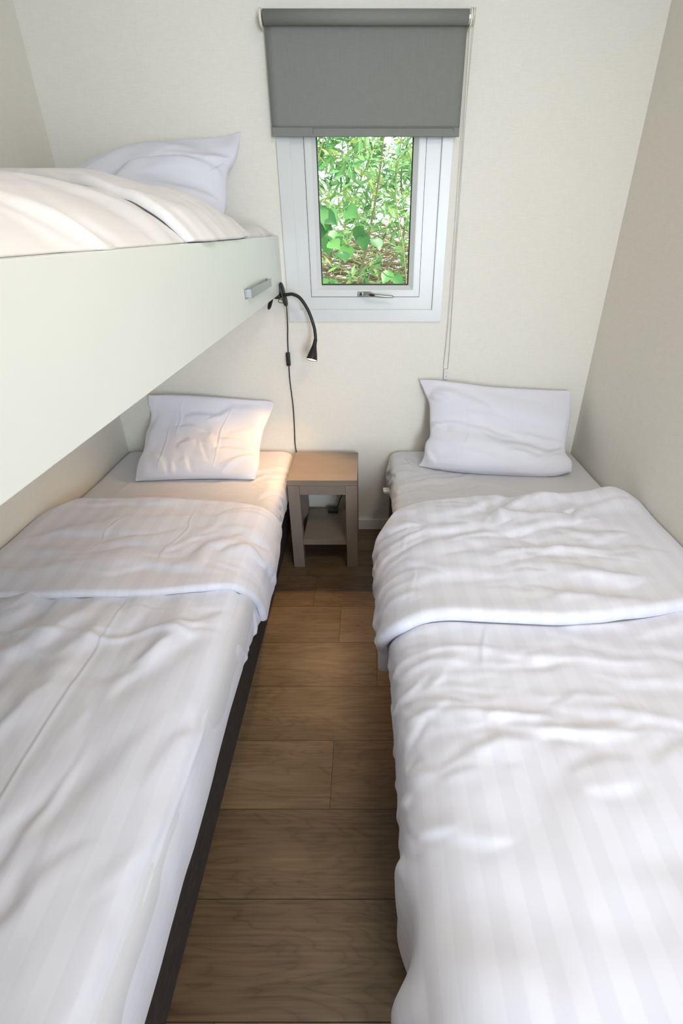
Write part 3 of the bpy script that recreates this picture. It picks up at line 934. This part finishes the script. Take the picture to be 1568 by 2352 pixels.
def w_u_flap(S, D):
    return strokes(S, D, rand_strokes(18, (.3, .85), (1.2, 1.65), 20, 16, (.2, .4), (.014, .024), (.003, .008), 131), .02, 132) + .004 * vnoise(S, D, 133, 4)


d3 = duvet('duvet', M_upper,
           [(.01, 1.41), (.03, 1.43), (.12, 1.452), (.3, 1.455), (.45, 1.450), (.57, 1.437), (.66, 1.414), (.72, 1.388), (.76, 1.362), (.779, 1.346), (.783, 1.341)],
           1, XL, .10,
           [(0, 1.52), (.3, 1.58), (.5, 1.64), (.65, 1.68), (.75, 1.66), (.9, 1.60)],
           [(0, 1.30), (.3, 1.28), (.45, 1.24), (.6, 1.17), (.72, 1.13), (.9, 1.10)],
           w_u_main, w_u_flap, flap_r=.006, puff=.008, cuff=0.0, hem=([(0, 1.3385), (3, 1.3385)], .05))
# puffy far end rolls down onto the mattress
co = np.empty(len(d3.data.vertices) * 3, np.float32); d3.data.vertices.foreach_get('co', co); co = co.reshape(-1, 3)
f = np.clip((co[:, 1] - 1.42) / .28, 0, 1)
co[:, 2] -= (co[:, 2] - 1.352) * (1 - np.sqrt(np.clip(1 - f ** 2.4, 0, 1))) * .95
co[:, 2] = np.maximum(co[:, 2], 1.3385)
d3.data.vertices.foreach_set('co', co.reshape(-1)); d3.data.update()
tag(d3, 'thick white duvet on the upper bunk', 'duvet')

pillow('pillow', 'white pillow on the upper bunk with pointed corner against the back wall',
       [(-1.003, 2.03, 1.517), (-0.952, 2.05, 1.549), (-0.852, 2.08, 1.586), (-0.735, 2.1, 1.609), (-0.603, 2.12, 1.623), (-0.503, 2.15, 1.638), (-0.439, 2.165, 1.656)],
       [(-0.439, 2.165, 1.656), (-0.447, 2.14, 1.607), (-0.46, 2.12, 1.565), (-0.483, 2.1, 1.535), (-0.49, 2.08, 1.489), (-0.493, 2.05, 1.429), (-.50, 1.99, 1.372)],
       [(-1.06, 1.86, 1.372), (-.85, 1.86, 1.372), (-.65, 1.90, 1.372), (-.50, 1.99, 1.372)],
       [(-1.003, 2.03, 1.517), (-1.03, 1.98, 1.47), (-1.05, 1.92, 1.42), (-1.06, 1.86, 1.372)],
       .06, .04, lambda U, V: 1.0 - .3 * V,
       [(.35, .95, .98, .60, .022, .35, .06), (.42, .62, 1.0, .44, .016, .5, .10), (.42, .25, .52, .72, .018, .45, .05), (.15, .5, .38, .95, .022, .3, 0), (.6, .78, 1.0, .66, .014, .4, 0),
        (.5, .50, .92, .34, .016, -.35, .06), (.2, .8, .3, .4, .022, .25, .02), (.55, .40, .95, .22, .012, .3, .04), (.88, .5, 1.0, .62, .008, .5, 0)],
       [(1, 1, .12), (0, 1, .05)], 400, zmin=1.356)

# ------------------------------------------------------------------ nightstand
def uvbox(bm, x0, x1, y0, y1, z0, z1, along='x', bev=.0012, off=None):
    """bevelled board with the grain running along one axis"""
    t = nb(); box(t, x0, x1, y0, y1, z0, z1, bev, 2)
    uvl = t.loops.layers.uv.new('UVMap')
    ou, ov = random.uniform(0, 30), random.uniform(0, 30)
    ax = 'xyz'.index(along)
    for f_ in t.faces:
        n_ = f_.normal
        k_ = max(range(3), key=lambda i: abs(n_[i]))
        others = [i for i in range(3) if i != k_]
        if ax in others:
            a, b_ = ax, [i for i in others if i != ax][0]
        else:
            a, b_ = others
        for l in f_.loops:
            l[uvl].uv = (l.vert.co[a] + ou, l.vert.co[b_] + ov)
    return t


ns = empty('nightstand', (-.185, 2.0, 0))
tag(ns, 'small light wooden nightstand with open lower shelf between the beds', 'nightstand')
obj('tabletop', uvbox(None, -.331, -.036, 1.853, 2.152, .4235, .449, 'x', .0015), M_table, ns)
for x0 in (-.3315, -.0865):
    for y0 in (1.856, 2.101):
        obj('leg', uvbox(None, x0, x0 + .0495, y0, y0 + .046, 0, .4215, 'z'), M_table, ns)
for y0 in (1.859, 2.122):
    obj('apron', uvbox(None, -.2815, -.087, y0, y0 + .02, .377, .421, 'x'), M_table, ns)
for x0 in (-.328, -.060):
    obj('apron', uvbox(None, x0, x0 + .02, 1.9025, 2.1005, .377, .421, 'y'), M_table, ns)
obj('shelf', uvbox(None, -.2815, -.087, 1.862, 2.147, .120, .148, 'x'), M_table, ns)

# ------------------------------------------------------------------ clip lamp
lm = empty('clip_lamp', (-.33, 2.12, 1.135))
tag(lm, 'black gooseneck clip lamp clamped to the bunk edge, lit', 'lamp')


def paddle(bm, p0, p1, w, th, axis=(0, 1, 0)):
    p0, p1 = Vector(p0), Vector(p1)
    d = (p1 - p0); L = d.length; d.normalize()
    a = Vector(axis); nrm = d.cross(a).normalized()
    n = 16
    front, back = [], []
    outline = []
    for i in range(n + 1):
        t_ = i / n
        r_ = w * .5 * (1 - abs(2 * t_ - 1) ** 4) ** .5
        outline.append((t_, r_))
    ring = [(t_, r_) for t_, r_ in outline] + [(t_, -r_) for t_, r_ in outline[::-1][1:-1]]
    for lvl, k_ in ((-.5, .75), (-.25, 1), (.25, 1), (.5, .75)):
        row = []
        for t_, r_ in ring:
            tt = .5 + (t_ - .5) * (1 if k_ == 1 else .96)
            row.append(bm.verts.new(p0 + d * (tt * L) + a * (r_ * k_) + nrm * (lvl * th)))
        front.append(row)
    m_ = len(ring)
    for a_, b_ in zip(front[:-1], front[1:]):
        for i in range(m_):
            bm.faces.new((a_[i], a_[(i + 1) % m_], b_[(i + 1) % m_], b_[i]))
    bm.faces.new(front[0][::-1]); bm.faces.new(front[-1])


bm = nb()
paddle(bm, (-.3335, 2.112, 1.181), (-.3165, 2.112, 1.092), .036, .009, (.30, .954, .058))
paddle(bm, (-.366, 2.09, 1.134), (-.372, 2.02, 1.094), .016, .007, (.9, 0, -.1))
tube(bm, [(-.329, 2.115, 1.136), (-.345, 2.10, 1.131), (-.366, 2.085, 1.132)], [.010, .008, .006], 12)
box(bm, -.3585, -.336, 2.095, 2.13, 1.1215, 1.1355, .003, 2)
tube(bm, [(-.336, 2.112, 1.128), (-.3345, 2.112, 1.144), (-.3345, 2.112, 1.154)], [.007, .005, .004], 12)
obj('clamp', bm, M_black, lm, True)
bm = nb()
tube(bm, catmull([(-.325, 2.112, 1.118), (-.342, 2.105, 1.120), (-.345, 2.105, 1.110), (-.333, 2.11, 1.106), (-.322, 2.112, 1.108)], 6), .0013, 8)
obj('spring_wire', bm, M_black, lm, True)
bm = nb()
gn = catmull([(-.325, 2.112, 1.1335), (-.305, 2.11, 1.137), (-.285, 2.105, 1.1375), (-.257, 2.10, 1.1229), (-.2275, 2.09, 1.079), (-.2085, 2.08, 1.025), (-.2035, 2.072, .995), (-.2025, 2.066, .972)], 10)
q, L = resample(gn, 150)
tube(bm, q, [.0066 if i % 2 else .0062 for i in range(len(q))], 14)
obj('gooseneck', bm, M_black, lm, True)
p0 = Vector((-.2025, 2.067, .976)); ax_ = Vector((-.0165, -.034, -.0745)).normalized(); p1 = p0 + ax_ * .1
bm = nb()
axis_lathe(bm, p0, p1, [(0, 0), (0, .0068), (.003, .0075), (.018, .0080), (.030, .0100), (.045, .0140), (.060, .0182), (.075, .0212), (.083, .0222), (.084, .0218), (.0815, .0205), (.078, .0200), (.060, .0165), (.055, .001)], 40)
obj('lamp_head', bm, M_black, lm, True)
bm = nb()
axis_lathe(bm, p0, p1, [(.0825, 0), (.0832, .010), (.0815, .0207)], 36)
em = bpy.data.materials.new('glowing_lens'); em.use_nodes = True
b = em.node_tree.nodes['Principled BSDF']
b.inputs['Base Color'].default_value = (1, .9, .75, 1); b.inputs['Emission Color'].default_value = (1, .80, .55, 1); b.inputs['Emission Strength'].default_value = 9
obj('lens', bm, em, lm)
lp = p0 + ax_ * .0845
sp = lamp('bulb', 'SPOT', lp, lp + ax_ + Vector((-.10, 0, 0)), 13.0, (1.0, .56, .23), spot_size=math.radians(108), spot_blend=.55, shadow_soft_size=.016)
sp.parent = lm; sp.matrix_parent_inverse = Matrix.Translation(lm.location).inverted()
bm = nb()
tube(bm, resample(catmull([(-.3175, 2.12, 1.094), (-.322, 2.15, 1.06), (-.328, 2.18, 1.0), (-.3335, 2.19, .95), (-.336, 2.191, .87), (-.3375, 2.191, .78), (-.332, 2.191, .66), (-.333, 2.191, .56), (-.3345, 2.191, .45), (-.31, 2.185, .36), (-.22, 2.18, .30), (-.14, 2.175, .27),
                            (-.118, 2.165, .225), (-.130, 2.150, .195), (-.137, 2.135, .172), (-.140, 2.128, .160)], 10), 160)[0], .0024, 10)
cd = obj('cord', bm, M_black, lm, True)
bm = nb()
box(bm, -.345, -.328, 2.176, 2.196, .842, .899, .005, 3)
sw = obj('cord_switch', bm, M_black, cd, True)
bm = nb(); box(bm, -.185, -.137, 2.095, 2.135, .149, .168, .003, 2)
obj('plug', bm, M_black, cd)

# ------------------------------------------------------------------ outside: lawn, shrub, vine, brushwood
lawn_m = simple('grass', (.26, .28, .12), .9)
bump_noise(lawn_m, 30, .8, .03)
lw = obj('lawn', box(nb(), -14, 14, YB + .3, 22, -.4, -.3), lawn_m)
lw['kind'] = 'structure'


def leaf_mat(name, cols):
    m, nt, b = new_mat(name)
    at = N(nt, 'ShaderNodeAttribute', attribute_name='tone')
    cr = N(nt, 'ShaderNodeValToRGB')
    el = cr.color_ramp.elements
    el[0].position = 0; el[0].color = (*cols[0], 1); el[1].position = 1; el[1].color = (*cols[-1], 1)
    for i, c in enumerate(cols[1:-1]):
        e_ = el.new((i + 1) / (len(cols) - 1)); e_.color = (*c, 1)
    nt.links.new(at.outputs['Fac'], cr.inputs[0]); nt.links.new(cr.outputs[0], b.inputs['Base Color'])
    b.inputs['Roughness'].default_value = .42
    tl = N(nt, 'ShaderNodeBsdfTranslucent'); nt.links.new(cr.outputs[0], tl.inputs[0])
    mx = N(nt, 'ShaderNodeMixShader'); mx.inputs[0].default_value = .45
    out = nt.nodes['Material Output']
    nt.links.new(b.outputs[0], mx.inputs[1]); nt.links.new(tl.outputs[0], mx.inputs[2]); nt.links.new(mx.outputs[0], out.inputs[0])
    return m


M_leaf = leaf_mat('willow_leaf', [(.06, .20, .07), (.14, .36, .13), (.26, .48, .20), (.42, .62, .30), (.60, .66, .20)])
M_vine = leaf_mat('broad_leaf', [(.04, .15, .05), (.08, .25, .07), (.16, .36, .10)])
M_bark = simple('grey_brown_bark', (.24, .19, .12), .9)
M_green_bark = simple('green_bark', (.22, .24, .08), .8)


def leaves_mesh(name, items, mat, parent, broad=False):
    """items: list of (base, dir, normal, length, width, tone)"""
    V, F, Tn = [], [], []
    for base, d, nrm, L, w, tn in items:
        s_ = np.cross(d, nrm); s_ /= (np.linalg.norm(s_) + 1e-9)
        k0 = len(V)
        prof = [(0, .04), (.12, .75), (.35, 1.15), (.6, .95), (.8, .5)] if broad else [(0, .05), (.22, .75), (.5, 1.0), (.78, .62)]
        for t_, ww in prof:
            c_ = base + d * (L * t_) - nrm * (L * .16 * t_ * t_)
            V += [c_ - s_ * (w * ww * .5) + nrm * (.10 * w), c_, c_ + s_ * (w * ww * .5) + nrm * (.10 * w)]
        V.append(base + d * L - nrm * (L * .18))
        m_ = len(prof)
        for i in range(m_ - 1):
            a = k0 + 3 * i
            F += [(a, a + 1, a + 4, a + 3), (a + 1, a + 2, a + 5, a + 4)]
        a = k0 + 3 * (m_ - 1); tip = k0 + 3 * m_
        F += [(a, a + 1, tip), (a + 1, a + 2, tip)]
        Tn += [tn] * (3 * m_ + 1)
    me = bpy.data.meshes.new(name)
    me.from_pydata([tuple(v) for v in V], [], F)
    at = me.attributes.new('tone', 'FLOAT', 'POINT'); at.data.foreach_set('value', np.array(Tn, np.float32))
    return link(name, me, mat, parent, True)


def rvec(r, zb=0.0):
    v = r.randn(3); v[2] += zb
    return v / np.linalg.norm(v)


def sprigs(r, n, xr, yr, zr, per=(7, 13), LL=(.05, .085), W=.017, droop=.0, tone=(0, .9)):
    items, stems = [], []
    for _ in range(n):
        c = np.array([r.uniform(*xr), r.uniform(*yr), r.uniform(*zr)])
        ax = rvec(r, .5); ax[1] -= .3; ax /= np.linalg.norm(ax)
        L = r.uniform(.12, .28)
        stems.append((c, c + ax * L))
        k_ = r.randint(*per)
        tt = r.uniform(*tone)
        for j in range(k_):
            t_ = (j + 1) / k_
            p = c + ax * (L * t_)
            o_ = rvec(r); o_ -= ax * o_.dot(ax); o_ /= np.linalg.norm(o_)
            d = ax * .55 + o_ * .85; d[2] -= droop; d /= np.linalg.norm(d)
            nrm = np.cross(d, np.cross(ax, d)); nrm = nrm / (np.linalg.norm(nrm) + 1e-9)
            if nrm[2] < 0: nrm = -nrm
            items.append((p, d, nrm, r.uniform(*LL), W * r.uniform(.75, 1.3), float(np.clip(tt + r.randn() * .18, 0, 1))))
    return items, stems


rs = np.random.RandomState(17)
shrub = empty('shrub', (0, 3.9, -.3))
tag(shrub, 'leafy green shrub with narrow leaves outside the window', 'shrub')
it1, st1 = sprigs(rs, 1250, (-1.3, 1.3), (3.35, 4.6), (1.34, 2.6), LL=(.05, .095), W=.019, tone=(.05, .85))
it2, st2 = sprigs(rs, 90, (-1.3, 1.3), (3.3, 3.8), (.95, 1.34), tone=(.2, .8))
it3, st3 = sprigs(rs, 150, (-1.2, 1.2), (3.3, 3.9), (.0, .98), tone=(0, .5))
fo = leaves_mesh('foliage', it1 + it2 + it3, M_leaf, shrub); fo['kind'] = 'stuff'
bm = nb()
for a, b_ in st1 + st2 + st3:
    tube(bm, [a, (a + b_) / 2 + rs.randn(3) * .006, b_], [.0022, .0018, .001], 5)
tw = obj('twigs', bm, M_green_bark, shrub); tw['kind'] = 'stuff'
bm = nb()
for i in range(9):
    x = rs.uniform(-1.0, 1.0); y_ = rs.uniform(3.5, 4.2)
    pts = [np.array([x, y_, -.3])]
    dx = rs.uniform(-.25, .25)
    for j in range(7):
        pts.append(pts[-1] + np.array([dx + rs.randn() * .10, rs.randn() * .06, .40]))
    q = catmull(pts, 4)
    tube(bm, q, list(np.linspace(.014, .003, len(q))), 8)
obj('branches', bm, M_bark, shrub, True)

vine = empty('climbing_vine', (-.3, 3.12, -.3))
tag(vine, 'broad-leaved green vine climbing through the shrub outside the window', 'vine')
items = []
for (cx_, cz_, n_, sp_) in ((-.24, 1.43, 9, .09), (-.17, 1.32, 6, .07), (.02, 1.36, 4, .08), (-.26, 1.06, 4, .06), (.12, 1.04, 8, .12), (-.6, 1.5, 12, .2), (.6, 1.2, 12, .2)):
    for _ in range(n_):
        c = np.array([cx_ + rs.randn() * sp_ * .6, rs.uniform(3.02, 3.22), cz_ + rs.randn() * sp_ * .6])
        d = np.array([rs.randn() * .6, -.5 + rs.randn() * .2, -.5 + rs.randn() * .4]); d /= np.linalg.norm(d)
        nrm = np.array([rs.randn() * .3, -.75, .6]); nrm -= d * nrm.dot(d); nrm /= np.linalg.norm(nrm)
        items.append((c, d, nrm, rs.uniform(.08, .12), rs.uniform(.06, .085), rs.uniform(0, 1)))
vf = leaves_mesh('foliage', items, M_vine, vine, True); vf['kind'] = 'stuff'
bm = nb()
for s0 in ((-.4, 3.13, -.3), (.35, 3.12, -.3)):
    p = [np.array(s0)]
    for j in range(9): p.append(p[-1] + np.array([rs.uniform(-.08, .09), rs.randn() * .02, .26]))
    tube(bm, catmull(p, 4), .0035, 7)
obj('stem', bm, M_green_bark, vine, True)

bm = nb()
for i in range(2000):
    c = np.array([rs.uniform(-1.1, 1.1), rs.uniform(4.65, 5.7), rs.uniform(.2, 1.36)])
    a = rs.uniform(-.6, .6) + (math.pi if rs.rand() < .5 else 0)
    L = rs.uniform(.25, .8)
    d = np.array([math.cos(a), rs.randn() * .3, math.sin(a) * .7])
    q = catmull([c - d * L / 2, c - d * L / 6 + rs.randn(3) * .04, c + d * L / 6 + rs.randn(3) * .04, c + d * L / 2], 3)
    r0 = rs.choice([.002, .003, .004, .012, .022], p=[.36, .27, .2, .12, .05])
    tube(bm, q, list(np.linspace(r0, r0 * .5, len(q))), 5)
bw = obj('brushwood', bm, M_bark, None, True)
tag(bw, 'tangle of dry grey-brown branches below the leaves outside the window', 'brushwood', kind='stuff')
